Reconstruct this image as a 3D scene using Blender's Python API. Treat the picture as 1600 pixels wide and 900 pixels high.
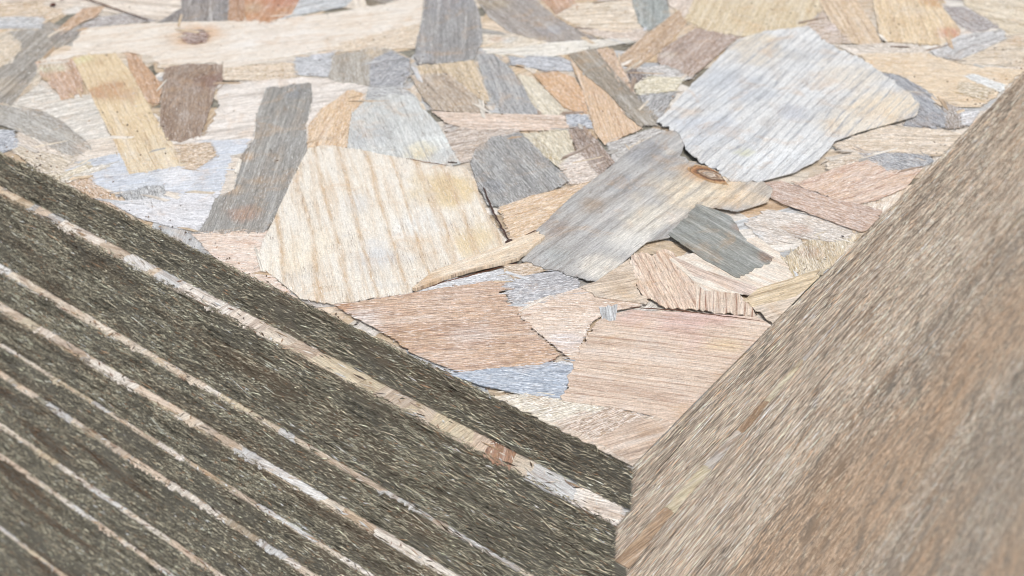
import bpy, math, random
import numpy as np
from mathutils import Vector, Matrix, noise
from mathutils.geometry import delaunay_2d_cdt

# ---------------------------------------------------------------- scene, camera, light
for o in list(bpy.data.objects):
    bpy.data.objects.remove(o)
S = bpy.context.scene
COL = S.collection
rnd = random.Random(11)
rng = np.random.default_rng(11)

# camera solved from the vanishing points of the board edges (1600x900 frame)
PP = np.array([800.0, 450.0]); VA = np.array([-2200.0, -846.0]); VB = np.array([2700.0, -999.0])
FPX = math.sqrt(-(VA - PP) @ (VB - PP))
def ray(p): return np.array([p[0] - 800.0, -(p[1] - 450.0), -FPX])
ay = ray(VA); ay /= np.linalg.norm(ay)
ax = ray(VB); ax /= np.linalg.norm(ax)
az = np.cross(ax, ay); az /= np.linalg.norm(az)
R = np.array([ax, ay, az])
CAM = -(0.4 / FPX) * (R @ ray((988, 735)))
def at(px, py, z=0.0):
    """point of the horizontal plane at height z seen at a photo pixel"""
    d = R @ ray((px, py)); t = (z - CAM[2]) / d[2]
    q = CAM + t * d
    return np.array([q[0], q[1]])

cd = bpy.data.cameras.new('camera'); cam = bpy.data.objects.new('camera', cd); COL.objects.link(cam)
m = Matrix.Identity(4)
for i in range(3):
    for j in range(3): m[i][j] = R[i][j]
    m[i][3] = CAM[i]
cam.matrix_world = m
cd.sensor_width = 36.0; cd.lens = FPX / 1600.0 * 36.0
cd.clip_start = 0.01; cd.clip_end = 200.0
cd.dof.use_dof = True; cd.dof.focus_distance = 0.45; cd.dof.aperture_fstop = 15
S.camera = cam

SUN_DIR = Vector((-0.22, -0.42, 0.95)).normalized()       # towards the sun
W = bpy.data.worlds.new('World'); S.world = W; W.use_nodes = True
nt = W.node_tree
bg = nt.nodes['Background']; sky = nt.nodes.new('ShaderNodeTexSky'); sky.sky_type = 'NISHITA'
sky.sun_disc = False
sky.sun_elevation = math.asin(SUN_DIR.z)
sky.sun_rotation = math.atan2(SUN_DIR.x, SUN_DIR.y)
sky.air_density = 1.0; sky.dust_density = 3.0; sky.ozone_density = 1.0
hs = nt.nodes.new('ShaderNodeHueSaturation'); hs.inputs['Saturation'].default_value = 0.5      # thin high cloud
nt.links.new(sky.outputs[0], hs.inputs['Color']); nt.links.new(hs.outputs[0], bg.inputs[0]); bg.inputs[1].default_value = 0.10
sd = bpy.data.lights.new('sun', 'SUN'); sd.energy = 1.5; sd.angle = math.radians(22); sd.color = (1.0, 0.975, 0.945)
sun = bpy.data.objects.new('sun', sd); COL.objects.link(sun)
sun.rotation_euler = SUN_DIR.to_track_quat('Z', 'Y').to_euler()
S.render.engine = 'CYCLES'; S.cycles.filter_width = 0.9
S.view_settings.view_transform = 'Standard'; S.view_settings.look = 'None'
S.view_settings.gamma = 1.0; S.view_settings.exposure = 0.69
S.render.resolution_x = 1024; S.render.resolution_y = 576

ALB = 0.86                                                # photo tone of a sunlit flake -> its own colour
def lin(c, k=ALB):
    o = []
    for v in c:
        v = v / 255.0
        o.append(k * (v / 12.92 if v <= 0.04045 else ((v + 0.055) / 1.055) ** 2.4))
    o = np.array(o); d = .52 if c[2] > c[0] + 2 else .03
    if c[0] - c[2] > 60: d = .20
    return o * (1 - d) + d * (o @ np.array([.25, .65, .10])) * np.array([1.0, 1.0, .96])

# ---------------------------------------------------------------- materials
def newmat(name):
    M = bpy.data.materials.new(name); M.use_nodes = True
    return M, M.node_tree, M.node_tree.nodes['Principled BSDF']
class NB:
    def __init__(s, nt): s.nt = nt
    def n(s, t, **k):
        x = s.nt.nodes.new(t)
        for a, b in k.items(): setattr(x, a, b)
        return x
    def put(s, sock, v):
        if isinstance(v, bpy.types.NodeSocket): s.nt.links.new(v, sock)
        elif v is not None: sock.default_value = v
    def math(s, op, a, b=None, c=None, clamp=False):
        x = s.n('ShaderNodeMath', operation=op, use_clamp=clamp)
        s.put(x.inputs[0], a); s.put(x.inputs[1], b); s.put(x.inputs[2], c)
        return x.outputs[0]
    def vmul(s, v, k):
        x = s.n('ShaderNodeVectorMath', operation='MULTIPLY'); s.put(x.inputs[0], v); s.put(x.inputs[1], k); return x.outputs[0]
    def noise(s, v, scale=1.0, detail=3.0, rough=0.5, dist=0.0):
        x = s.n('ShaderNodeTexNoise'); s.put(x.inputs['Vector'], v)
        x.inputs['Scale'].default_value = scale; x.inputs['Detail'].default_value = detail
        x.inputs['Roughness'].default_value = rough; x.inputs['Distortion'].default_value = dist
        return x.outputs[0]
    def mix(s, f, a, b, mode='MIX'):
        x = s.n('ShaderNodeMix', data_type='RGBA', blend_type=mode)
        s.put(x.inputs['Factor'], f); s.put(x.inputs['A'], a); s.put(x.inputs['B'], b)
        return x.outputs['Result']
    def ramp(s, v, lo, hi, a=0.0, b=1.0):
        x = s.n('ShaderNodeMapRange'); x.clamp = True
        s.put(x.inputs['Value'], v)
        for i, q in zip(range(1, 5), (lo, hi, a, b)): x.inputs[i].default_value = q
        return x.outputs['Result']

def flake_material():
    M, nt, P = newmat('wood_flake'); B = NB(nt)
    uv = B.n('ShaderNodeUVMap', uv_map='grain').outputs[0]         # millimetres, u along the grain
    tint = B.n('ShaderNodeAttribute', attribute_name='tint').outputs['Color']
    line = B.n('ShaderNodeAttribute', attribute_name='line').outputs['Color']
    par = B.n('ShaderNodeSeparateColor'); nt.links.new(B.n('ShaderNodeAttribute', attribute_name='params').outputs['Color'], par.inputs[0])
    ringk, space, fib = par.outputs[0], B.math('MULTIPLY', par.outputs[1], 20.0), par.outputs[2]
    sep = B.n('ShaderNodeSeparateXYZ'); nt.links.new(uv, sep.inputs[0])
    u, v = sep.outputs[0], sep.outputs[1]
    w1 = B.noise(B.vmul(uv, (0.014, 0.04, 1)), 1, 2)
    w2 = B.noise(B.vmul(uv, (0.12, 0.35, 1)), 1, 3)
    w3 = B.noise(B.vmul(uv, (0.004, 0.16, 1)), 1, 2)
    vv = B.math('ADD', B.math('MULTIPLY_ADD', w3, 7.0, v), B.math('ADD', B.math('MULTIPLY', w1, 8.0), B.math('MULTIPLY', w2, 0.35)))
    s = B.math('SINE', B.math('MULTIPLY', B.math('DIVIDE', vv, space), 6.2832))
    s2 = B.math('POWER', B.math('MULTIPLY_ADD', s, 0.5, 0.5), 9.0)
    brk = B.ramp(B.noise(B.vmul(uv, (0.10, 0.5, 1)), 1, 4), 0.38, 0.60, 0.3, 1.0)
    ring = B.math('MULTIPLY', B.math('MULTIPLY', s2, brk), ringk)
    wpos = B.n('ShaderNodeNewGeometry').outputs['Position']
    st1 = B.noise(B.vmul(wpos, (55, 55, 55)), 1, 5, 0.7, 0.8)
    band = B.noise(B.vmul(uv, (0.016, 0.28, 1)), 1, 5, 0.65)
    crk = B.noise(B.vmul(uv, (0.035, 0.9, 1)), 1, 2, 0.5, 0.3)
    fine = B.noise(B.vmul(uv, (0.20, 2.0, 1)), 1, 6, 0.75)
    mid = B.noise(B.vmul(uv, (0.045, 1.1, 1)), 1, 5, 0.68)
    blot = B.noise(B.vmul(uv, (0.05, 0.09, 1)), 1, 4, 0.6, 0.6)
    cross = B.noise(B.vmul(uv, (2.2, 0.35, 1)), 1, 3, 0.6)
    speck = B.noise(uv, 1.5, 4, 0.85)
    c = B.mix(ring, tint, line)
    # darker fibres towards the line colour, paler ones bleached
    c = B.mix(B.math('MULTIPLY', B.ramp(mid, 0.50, 0.72), B.math('MULTIPLY', fib, 0.75)), c, line)
    c = B.mix(B.math('MULTIPLY', B.ramp(blot, 0.50, 0.72), 0.30), c, B.mix(0.6, c, (0.36, 0.25, 0.15, 1)))
    c = B.mix(B.math('MULTIPLY', B.ramp(blot, 0.48, 0.28), 0.30), c, B.mix(0.5, c, (0.60, 0.62, 0.64, 1)))
    c = B.mix(B.math('MULTIPLY', B.ramp(band, 0.48, 0.64), 0.70), c, B.mix(0.75, c, line))
    c = B.mix(B.math('MULTIPLY', B.ramp(band, 0.46, 0.30), 0.55), c, B.mix(0.6, c, (0.76, 0.73, 0.68, 1)))
    c = B.mix(B.math('MULTIPLY', B.ramp(st1, 0.54, 0.66), 0.50), c, B.mix(0.55, c, (0.50, 0.31, 0.15, 1)))
    c = B.mix(B.math('MULTIPLY', B.ramp(st1, 0.43, 0.32), 0.40), c, B.mix(0.55, c, (0.40, 0.40, 0.39, 1)))
    f = B.math('MULTIPLY_ADD', B.math('SUBTRACT', fine, 0.5), B.math('MULTIPLY', fib, 3.8), 1.0)
    f = B.math('MULTIPLY', f, B.math('MULTIPLY_ADD', B.math('SUBTRACT', speck, 0.5), 1.3, 1.0))
    f = B.math('MULTIPLY', f, B.math('MULTIPLY_ADD', B.math('SUBTRACT', cross, 0.5), 0.55, 1.0))
    g = B.n('ShaderNodeVectorMath', operation='SCALE'); nt.links.new(c, g.inputs[0]); nt.links.new(f, g.inputs['Scale'])
    c = g.outputs[0]
    # pores, checks and dirt specks
    pore = B.math('MULTIPLY', B.ramp(B.noise(B.vmul(uv, (0.16, 1.5, 1)), 1, 3, 0.7), 0.60, 0.68), B.math('MULTIPLY', fib, 1.0))
    c = B.mix(B.math('MULTIPLY', pore, 0.95), c, (0.12, 0.085, 0.06, 1))
    hair = B.math('SUBTRACT', 1.0, B.ramp(B.math('ABSOLUTE', B.math('SUBTRACT', crk, 0.5)), 0.0, 0.012))
    hair = B.math('MULTIPLY', hair, B.ramp(B.noise(B.vmul(uv, (0.05, 0.09, 1)), 1, 3), 0.52, 0.60))
    c = B.mix(B.math('MULTIPLY', hair, 0.85), c, (0.16, 0.11, 0.08, 1))
    dots = B.ramp(B.noise(B.vmul(uv, (0.55, 0.8, 1)), 1, 2, 0.5), 0.74, 0.79)
    c = B.mix(B.math('MULTIPLY', dots, 0.7), c, (0.10, 0.07, 0.05, 1))
    bl = B.ramp(B.noise(B.vmul(uv, (0.35, 1.2, 1)), 1, 4, 0.8), 0.57, 0.70)      # bleached raised fibres
    c = B.mix(B.math('MULTIPLY', bl, 0.55), c, (0.74, 0.72, 0.69, 1))
    nt.links.new(c, P.inputs['Base Color'])
    P.inputs['Roughness'].default_value = 0.72; P.inputs['Specular IOR Level'].default_value = 0.3
    h = B.math('SUBTRACT', B.math('MULTIPLY_ADD', fine, 1.1, B.math('MULTIPLY', mid, 0.35)), B.math('MULTIPLY', ring, 0.5))
    h = B.math('SUBTRACT', h, B.math('MULTIPLY', pore, 0.5))
    bp = B.n('ShaderNodeBump'); bp.inputs['Strength'].default_value = 0.8; bp.inputs['Distance'].default_value = 0.00035
    nt.links.new(h, bp.inputs['Height']); nt.links.new(bp.outputs[0], P.inputs['Normal'])
    return M
M_FLAKE = flake_material()
def knot_material():
    M, nt, P = newmat('knot_wood'); B = NB(nt)
    g = B.n('ShaderNodeTexCoord').outputs['Generated']
    v = B.n('ShaderNodeVectorMath', operation='MULTIPLY_ADD'); nt.links.new(g, v.inputs[0]); v.inputs[1].default_value = (2, 2, 0); v.inputs[2].default_value = (-1, -1, 0)
    ln = B.n('ShaderNodeVectorMath', operation='LENGTH'); nt.links.new(v.outputs[0], ln.inputs[0])
    w = B.noise(v.outputs[0], 2.2, 4, 0.65)
    rr = B.math('ADD', ln.outputs['Value'], B.math('MULTIPLY', B.math('SUBTRACT', w, 0.5), 0.7))
    cr = B.n('ShaderNodeValToRGB'); e = cr.color_ramp.elements
    e[0].position = 0.0; e[0].color = (0.52, 0.40, 0.30, 1); e[1].position = 1.0; e[1].color = (0.56, 0.36, 0.19, 1)
    for p, c in ((0.26, (0.60, 0.50, 0.40, 1)), (0.36, (0.36, 0.20, 0.11, 1)), (0.46, (0.55, 0.42, 0.30, 1)), (0.60, (0.13, 0.065, 0.035, 1)), (0.72, (0.44, 0.22, 0.10, 1))):
        x = e.new(p); x.color = c
    nt.links.new(rr, cr.inputs[0])
    sp = B.noise(g, 26, 4, 0.8)
    gg = B.n('ShaderNodeVectorMath', operation='SCALE'); nt.links.new(cr.outputs[0], gg.inputs[0]); nt.links.new(B.math('MULTIPLY_ADD', sp, 1.2, 0.4), gg.inputs['Scale'])
    nt.links.new(gg.outputs[0], P.inputs['Base Color']); P.inputs['Roughness'].default_value = 0.7
    bp = B.n('ShaderNodeBump'); bp.inputs['Distance'].default_value = 0.0006; nt.links.new(B.math('SINE', B.math('MULTIPLY', rr, 18.0)), bp.inputs['Height']); nt.links.new(bp.outputs[0], P.inputs['Normal'])
    return M
M_KNOT = knot_material()

def fibre_material():
    M, nt, P = newmat('cut_fibre'); B = NB(nt)
    tint = B.n('ShaderNodeAttribute', attribute_name='tint').outputs['Color']
    pos = B.n('ShaderNodeTexCoord').outputs['Object']
    k = B.noise(B.vmul(pos, (900, 900, 2600)), 1, 3, 0.7)
    g = B.n('ShaderNodeVectorMath', operation='SCALE'); nt.links.new(tint, g.inputs[0])
    nt.links.new(B.math('MULTIPLY_ADD', B.math('SUBTRACT', k, 0.5), 1.5, 1.0), g.inputs['Scale'])
    nt.links.new(g.outputs[0], P.inputs['Base Color'])
    P.inputs['Roughness'].default_value = 0.85; P.inputs['Specular IOR Level'].default_value = 0.15
    return M
M_FIBRE = fibre_material()

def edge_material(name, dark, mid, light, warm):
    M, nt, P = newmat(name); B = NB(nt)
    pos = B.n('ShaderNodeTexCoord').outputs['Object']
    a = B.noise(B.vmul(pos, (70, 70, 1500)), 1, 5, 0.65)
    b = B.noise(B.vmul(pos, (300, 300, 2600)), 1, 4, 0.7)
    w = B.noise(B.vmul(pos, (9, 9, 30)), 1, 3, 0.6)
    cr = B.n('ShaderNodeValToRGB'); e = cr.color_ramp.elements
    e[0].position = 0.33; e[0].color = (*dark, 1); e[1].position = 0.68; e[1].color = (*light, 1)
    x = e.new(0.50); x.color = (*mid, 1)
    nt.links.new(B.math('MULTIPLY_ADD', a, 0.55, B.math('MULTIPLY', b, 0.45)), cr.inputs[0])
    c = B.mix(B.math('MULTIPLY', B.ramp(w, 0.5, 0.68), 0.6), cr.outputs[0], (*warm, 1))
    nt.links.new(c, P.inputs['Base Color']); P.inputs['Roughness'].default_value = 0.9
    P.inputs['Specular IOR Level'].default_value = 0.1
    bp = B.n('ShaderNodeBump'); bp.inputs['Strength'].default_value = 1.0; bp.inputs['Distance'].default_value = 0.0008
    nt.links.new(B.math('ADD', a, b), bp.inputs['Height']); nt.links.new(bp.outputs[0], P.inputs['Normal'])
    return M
M_EDGE = edge_material('weathered_edge_shaded', (0.07, 0.066, 0.054), (0.20, 0.19, 0.155), (0.36, 0.34, 0.28), (0.24, 0.17, 0.11))
M_EDGE_LIT = edge_material('sawn_edge_lit', (0.10, 0.085, 0.07), (0.28, 0.25, 0.21), (0.50, 0.45, 0.39), (0.46, 0.32, 0.21))  # lit-side copy: less weathered, with stronger light on that face put into colour

def ground_material():
    M, nt, P = newmat('packed_earth'); B = NB(nt)
    pos = B.n('ShaderNodeTexCoord').outputs['Object']
    k = B.noise(pos, 6, 8, 0.7)
    nt.links.new(B.mix(B.ramp(k, 0.3, 0.7), (0.16, 0.13, 0.10, 1), (0.34, 0.30, 0.25, 1)), P.inputs['Base Color'])
    P.inputs['Roughness'].default_value = 0.95
    bp = B.n('ShaderNodeBump'); bp.inputs['Distance'].default_value = 0.02
    nt.links.new(k, bp.inputs['Height']); nt.links.new(bp.outputs[0], P.inputs['Normal'])
    return M

# ---------------------------------------------------------------- helpers
def link(name, me, mat, parent=None):
    o = bpy.data.objects.new(name, me); COL.objects.link(o)
    if mat: me.materials.append(mat)
    if parent: o.parent = parent
    return o

def clip_poly(P, lim):
    """Sutherland-Hodgman against half planes a*x+b*y>=c"""
    for a, b, c in lim:
        out = []
        for i in range(len(P)):
            p, q = P[i - 1], P[i]
            dp, dq = a * p[0] + b * p[1] - c, a * q[0] + b * q[1] - c
            if dp >= 0 and dq >= 0: out.append(q)
            elif dp >= 0 or dq >= 0:
                t = dp / (dp - dq); x = p + t * (q - p)
                out.append(x)
                if dq >= 0: out.append(q)
        P = out
        if len(P) < 3: return []
    return P

def rough_outline(P, g, step, jag):
    """subdivide and tear an outline: ends across the grain tear, sides along it stay clean"""
    out = []; n = len(P)
    for i in range(n):
        p, q = P[i], P[(i + 1) % n]
        d = q - p; L = np.linalg.norm(d)
        if L < 1e-6: continue
        d = d / L
        across = abs(d[0] * g[1] - d[1] * g[0])
        k = max(1, int(L / step))
        nrm = np.array([-d[1], d[0]])
        ph = rnd.uniform(0, 100)
        for j in range(k):
            t = (j + (rnd.uniform(-.3, .3) if j else 0)) / k
            b = p + (q - p) * t
            a = noise.noise(Vector((ph + t * L * 160, 0, 0))) * 1.3 + rnd.uniform(-1, 1) * 0.7
            a2 = noise.noise(Vector((ph + t * L * 45, 5, 0))) * 1.2
            amp = jag * (0.25 + 1.0 * across)
            off = (a * amp + a2 * jag * 1.2) * (0.3 if j == 0 else 1)
            out.append(b + g * off * across + nrm * off * (1 - across) * 0.6)
    return out

class Acc:
    """collects vertices, faces and attributes for one mesh"""
    def __init__(s): s.v = []; s.f = []; s.uv = []; s.t = []; s.l = []; s.p = []
    def mesh(s, name, origin=None):
        me = bpy.data.meshes.new(name)
        o = origin if origin is not None else (0, 0, 0)
        me.from_pydata([(a[0] - o[0], a[1] - o[1], a[2] - o[2]) for a in s.v], [], s.f)
        uvl = me.uv_layers.new(name='grain')
        idx = np.empty(len(me.loops), dtype=np.int32); me.loops.foreach_get('vertex_index', idx)
        uvl.data.foreach_set('uv', np.array(s.uv, dtype=np.float32)[idx].ravel())
        for nm, arr in (('tint', s.t), ('line', s.l), ('params', s.p)):
            at_ = me.attributes.new(nm, 'FLOAT_COLOR', 'POINT')
            a = np.ones((len(s.v), 4), dtype=np.float32); a[:, :3] = np.array(arr)
            at_.data.foreach_set('color', a.ravel())
        me.update(); return me

def add_flake(acc, P, g, z, thick, tint, line, params, step=0.0014, jag=0.0006, grid=0.006, wav=0.00022,
              patches=(), lift=None, lim=(), und=.0003, kwsp=False):
    """one strand: torn outline, gently undulating top, skirt down to its thickness"""
    g = g / np.linalg.norm(g); gp = np.array([-g[1], g[0]])
    P = rough_outline([np.array(p, float) for p in P], g, step, jag)
    if lim: P = clip_poly(P, lim)
    if len(P) < 3: return False
    n = len(P); A = np.array(P); lo, hi = A.min(0), A.max(0)
    ctr = A.mean(0)
    # jittered inner points
    inner = []
    xs = np.arange(lo[0] + grid / 2, hi[0], grid); ys = np.arange(lo[1] + grid / 2, hi[1], grid)
    for x in xs:
        for y in ys:
            q = (x + rnd.uniform(-.3, .3) * grid, y + rnd.uniform(-.3, .3) * grid)
            ins = False; j = n - 1
            for i in range(n):
                if (P[i][1] > q[1]) != (P[j][1] > q[1]) and q[0] < (P[j][0] - P[i][0]) * (q[1] - P[i][1]) / (P[j][1] - P[i][1]) + P[i][0]: ins = not ins
                j = i
            if ins: inner.append(q)
    pts = [Vector(p) for p in P] + [Vector(q) for q in inner]
    r = delaunay_2d_cdt(pts, [], [list(range(n))], 1, 1e-7)
    V, F, orig = r[0], r[2], r[3]
    b0 = len(acc.v); uo, vo = rnd.uniform(0, 900), rnd.uniform(0, 900)
    ph = rnd.uniform(0, 50); su, sv = rnd.uniform(.7, 1.5), rnd.uniform(.75, 1.35)
    if kwsp: sv = 1.0
    def colour(x, y):
        c = np.array(tint, float)
        for (cx, cy), rad, pc in patches:
            d = math.hypot(x - cx, y - cy) / rad
            d += 0.7 * noise.noise(Vector((x * 70 + ph, y * 70, 3))) + 0.4 * noise.noise(Vector((x * 210 + ph, y * 210, 3)))
            w = min(1, max(0, 1.4 - d)); w = w * w * (3 - 2 * w)
            c = c * (1 - w) + np.array(pc) * w
        return c
    def height(x, y):
        h = z + und * noise.noise(Vector((x * 26, y * 26, 0))) + wav * .12 * noise.noise(Vector((x * 90 + ph, y * 90, 0)))
        if lift:
            (ox, oy), (dx, dy), amt, rng_ = lift
            t = max(0, ((x - ox) * dx + (y - oy) * dy) / rng_)
            h += amt * t * t
        return h
    for i, p in enumerate(V):
        acc.v.append((p[0], p[1], height(p[0], p[1])))
        acc.uv.append(((p[0] * g[0] + p[1] * g[1]) * 1000 * su + uo, (p[0] * gp[0] + p[1] * gp[1]) * 1000 * sv + vo))
        acc.t.append(colour(p[0], p[1])); acc.l.append(line); acc.p.append(params)
    edges = {}
    for f in F:
        acc.f.append([b0 + i for i in f])
        for i in range(len(f)):
            a, b = f[i], f[(i + 1) % len(f)]
            if (b, a) in edges: del edges[(b, a)]
            else: edges[(a, b)] = 1
    low = {}
    for (a, b) in edges:
        for q in (a, b):
            if q not in low:
                low[q] = len(acc.v); x, y, zz = acc.v[b0 + q]
                acc.v.append((x, y, zz - thick)); acc.uv.append(acc.uv[b0 + q])
                acc.t.append(acc.t[b0 + q] * 0.9); acc.l.append(line); acc.p.append(params)
        acc.f.append([b0 + a, low[a], low[b], b0 + b])
    return True

PITCH = [0, -.0187, -.0345, -.0650, -.0865, -.1110, -.1315, -.1520, -.1720, -.1965, -.2205, -.2455, -.2705]
while PITCH[-1] > -.88: PITCH.append(PITCH[-1] - .0245)
NB_ = len(PITCH) - 1
XC = [0, -.0085, -.0088, -.0098, -.0135, -.0157, -.0182, -.0186, -.0207, -.0222, -.0225, -.0228, -.0242]
XF = [0, -.0050, -.0056, -.0103, -.0150, -.0164, -.0190, -.0193, -.0212, -.0227, -.0230, -.0233, -.0247]   # at y=.4
for i, e in enumerate([0, 0, 0, .0005, .0011, .0017, .0023, .0024, .0031, .0038, .0039, .0040, .0047]): XC[i] -= e; XF[i] -= e
while len(XC) < NB_: XC.append(XC[-1] - rnd.uniform(.0002, .0014)); XF.append(XF[-1] - rnd.uniform(.0002, .0014))
YC = [0, 0, -.0046] + [-.0047 + rnd.uniform(-.0004, .0003) for _ in range(NB_ - 3)]
YF = [0, 0, -.0001] + [rnd.uniform(-.0006, .0000) for _ in range(NB_ - 3)]                               # from x=.157 on
SIZE = 0.95
def x_edge(k, y): return XC[k] + (XF[k] - XC[k]) * y / 0.4
def y_edge(k, x):
    if x >= .157: return YF[k]
    return YC[k] + (YF[k] - YC[k]) * max(-.02, x) / .157

# ---------------------------------------------------------------- ground
gm = bpy.data.meshes.new('ground'); s = 30
gm.from_pydata([(-s, -s, 0), (s, -s, 0), (s, s, 0), (-s, s, 0)], [], [(0, 1, 2, 3)])
g = link('ground', gm, ground_material()); g.location = (0, 0, PITCH[-1] - .002); g['kind'] = 'structure'

# ---------------------------------------------------------------- boards: body + cut-edge fibres
LABEL = {
 0: 'topmost strand board with its broad pale and grey flaked face in full view',
 1: 'strand board directly under the topmost one, showing a broad pale ledge along its left edge',
 2: 'thin strand board whose top shows as a short fluted ledge right of the corner',
 3: 'strand board under the widest dark band, with a fine whitish ledge on its left edge',
 4: 'fifth strand board from the top, its pale pinkish ledge running nearly to the bottom centre',
 5: 'sixth strand board from the top, with a thin bluish white ledge line at left',
 6: 'seventh strand board from the top, with a broken speckled pale ledge line at left',
 7: 'eighth strand board from the top, lying flush under the speckled ledge board',
 8: 'ninth strand board from the top, with the brightest blurred white ledge in the lower left',
 9: 'tenth strand board from the top, its tan ledge line below a reddish brown stain',
 10: 'eleventh strand board from the top, lying flush in the blurred lower left',
 11: 'twelfth strand board from the top, flush and stained brown near the bottom left corner',
 12: 'strand board with the last faint ledge line at the very bottom left corner',
}
ORD = ['fourteenth', 'fifteenth', 'sixteenth', 'seventeenth', 'eighteenth', 'nineteenth', 'twentieth'] + ['twenty-' + q for q in ('first', 'second', 'third', 'fourth', 'fifth', 'sixth', 'seventh', 'eighth', 'ninth')]
ORD += ['thirtieth'] + ['thirty-' + q for q in ('first', 'second', 'third', 'fourth', 'fifth', 'sixth', 'seventh', 'eighth', 'ninth')]
boards = []
for k in range(NB_):
    zt, zb = PITCH[k], PITCH[k + 1]
    root = bpy.data.objects.new('strand_board', None); COL.objects.link(root)
    root.location = (0, 0, zb); root.empty_display_size = .05
    root['category'] = 'wooden board'; root['group'] = 'weathered strand boards in the stack'
    root['label'] = LABEL.get(k) or ORD[k - 13] + ' strand board counted down from the top, flush and blurred at lower right'
    boards.append(root)
    # outline, slightly wavy, with rounded arrises
    ring = []
    ys = np.linspace(SIZE, 0.0, 90)
    for y in ys: ring.append((x_edge(k, y) + 0.00035 * noise.noise(Vector((k * 7, y * 40, 0))), y))
    ring[-1] = (x_edge(k, 0), y_edge(k, x_edge(k, 0)))
    for x in np.linspace(0.004, SIZE, 90): ring.append((x, y_edge(k, x) + 0.0004 * noise.noise(Vector((k * 9, x * 40, 3)))))
    ring.append((SIZE, SIZE))
    n = len(ring); vs = []; fs = []
    prof = [(0.0007, 0.0), (0.0, -0.0006), (0.0, -(zt - zb) / 2), (0.0, -(zt - zb) + .0011), (0.0009, -(zt - zb) + 0.00015)]
    c = np.array([.4, .4])
    for ins, dz in prof:
        for x, y in ring:
            xx = x + ins if x < .4 and x <= y + .02 else x
            yy = y + ins if y < .4 and y <= x + .02 else y
            vs.append((xx, yy, zt + dz - zb))
    for a in range(len(prof) - 1):
        for i in range(n):
            j = (i + 1) % n
            fs.append((a * n + i, (a + 1) * n + i, (a + 1) * n + j, a * n + j))
    fs.append(list(range(n))); fs.append(list(range((len(prof) - 1) * n, len(prof) * n))[::-1])
    me = bpy.data.meshes.new('core'); me.from_pydata(vs, [], fs); me.update()
    link('core', me, M_EDGE, root); me.materials.append(M_EDGE_LIT)
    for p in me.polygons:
        if p.normal.y < -.6 or p.normal.x > .6: p.material_index = 1  # right faces take the copy with light in its colour

def fibre_mesh(c0, along, outw, up, L, Wd, H, col):
    """N four-sided slivers: centre c0, unit vectors along/up/outw (N,3)"""
    N = len(L)
    bend = rng.uniform(-.15, .15, N)[:, None]
    t0 = c0 - along * (L / 2)[:, None] - outw * (H * .3)[:, None]
    t1 = c0 + along * (L / 2)[:, None] + outw * (H * rng.uniform(-.5, 1.2, N))[:, None] + up * (L * .3)[:, None] * bend
    l = c0 + up * (Wd / 2)[:, None] + along * (L * rng.uniform(-.2, .2, N))[:, None]
    r = c0 - up * (Wd / 2)[:, None] + along * (L * rng.uniform(-.2, .2, N))[:, None]
    tp = c0 + outw * H[:, None]
    V = np.stack([t0, l, t1, r, tp], 1).reshape(-1, 3)
    base = (np.arange(N) * 5)[:, None]
    F = np.stack([base + np.array([a]) for a in ([0, 4, 1], [1, 4, 2], [2, 4, 3], [3, 4, 0])], 1).reshape(-1, 3)
    me = bpy.data.meshes.new('edge_fibres')
    me.vertices.add(len(V)); me.vertices.foreach_set('co', V.astype(np.float32).ravel())
    me.loops.add(F.size); me.loops.foreach_set('vertex_index', F.astype(np.int32).ravel())
    me.polygons.add(len(F)); me.polygons.foreach_set('loop_start', np.arange(0, F.size, 3, dtype=np.int32))
    me.update(calc_edges=True)
    a = me.attributes.new('tint', 'FLOAT_COLOR', 'POINT')
    C = np.ones((N, 5, 4), dtype=np.float32)
    C[:, :, :3] = col[:, None, :]
    a.data.foreach_set('color', C.ravel())
    return me

LPAL = .97 * np.array([[1.035, 1.0, .965]]) * np.array([lin(c, 3.0) for c in ((60, 58, 50), (78, 76, 66), (98, 96, 84), (112, 109, 96), (132, 128, 112), (144, 139, 123), (96, 76, 58), (44, 42, 37))])  # left palette darker: shade of that side partly in the colour
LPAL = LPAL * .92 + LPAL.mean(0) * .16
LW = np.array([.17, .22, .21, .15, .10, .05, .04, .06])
RPAL = np.array([[1.02, 1.0, .965]]) * np.array([lin(c, 2.0) for c in ((96, 88, 80), (128, 118, 108), (146, 134, 122), (158, 147, 134), (172, 162, 149), (194, 184, 170), (160, 130, 104), (66, 60, 54))])  # right palette paler: light on that side partly in the colour
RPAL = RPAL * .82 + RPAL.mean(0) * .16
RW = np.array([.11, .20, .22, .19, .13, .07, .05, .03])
def vnoise(a, b, s1, s2, seed):
    return np.array([noise.noise(Vector((x * s1 + seed, y * s2, seed * .37))) for x, y in zip(a, b)])

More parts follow.
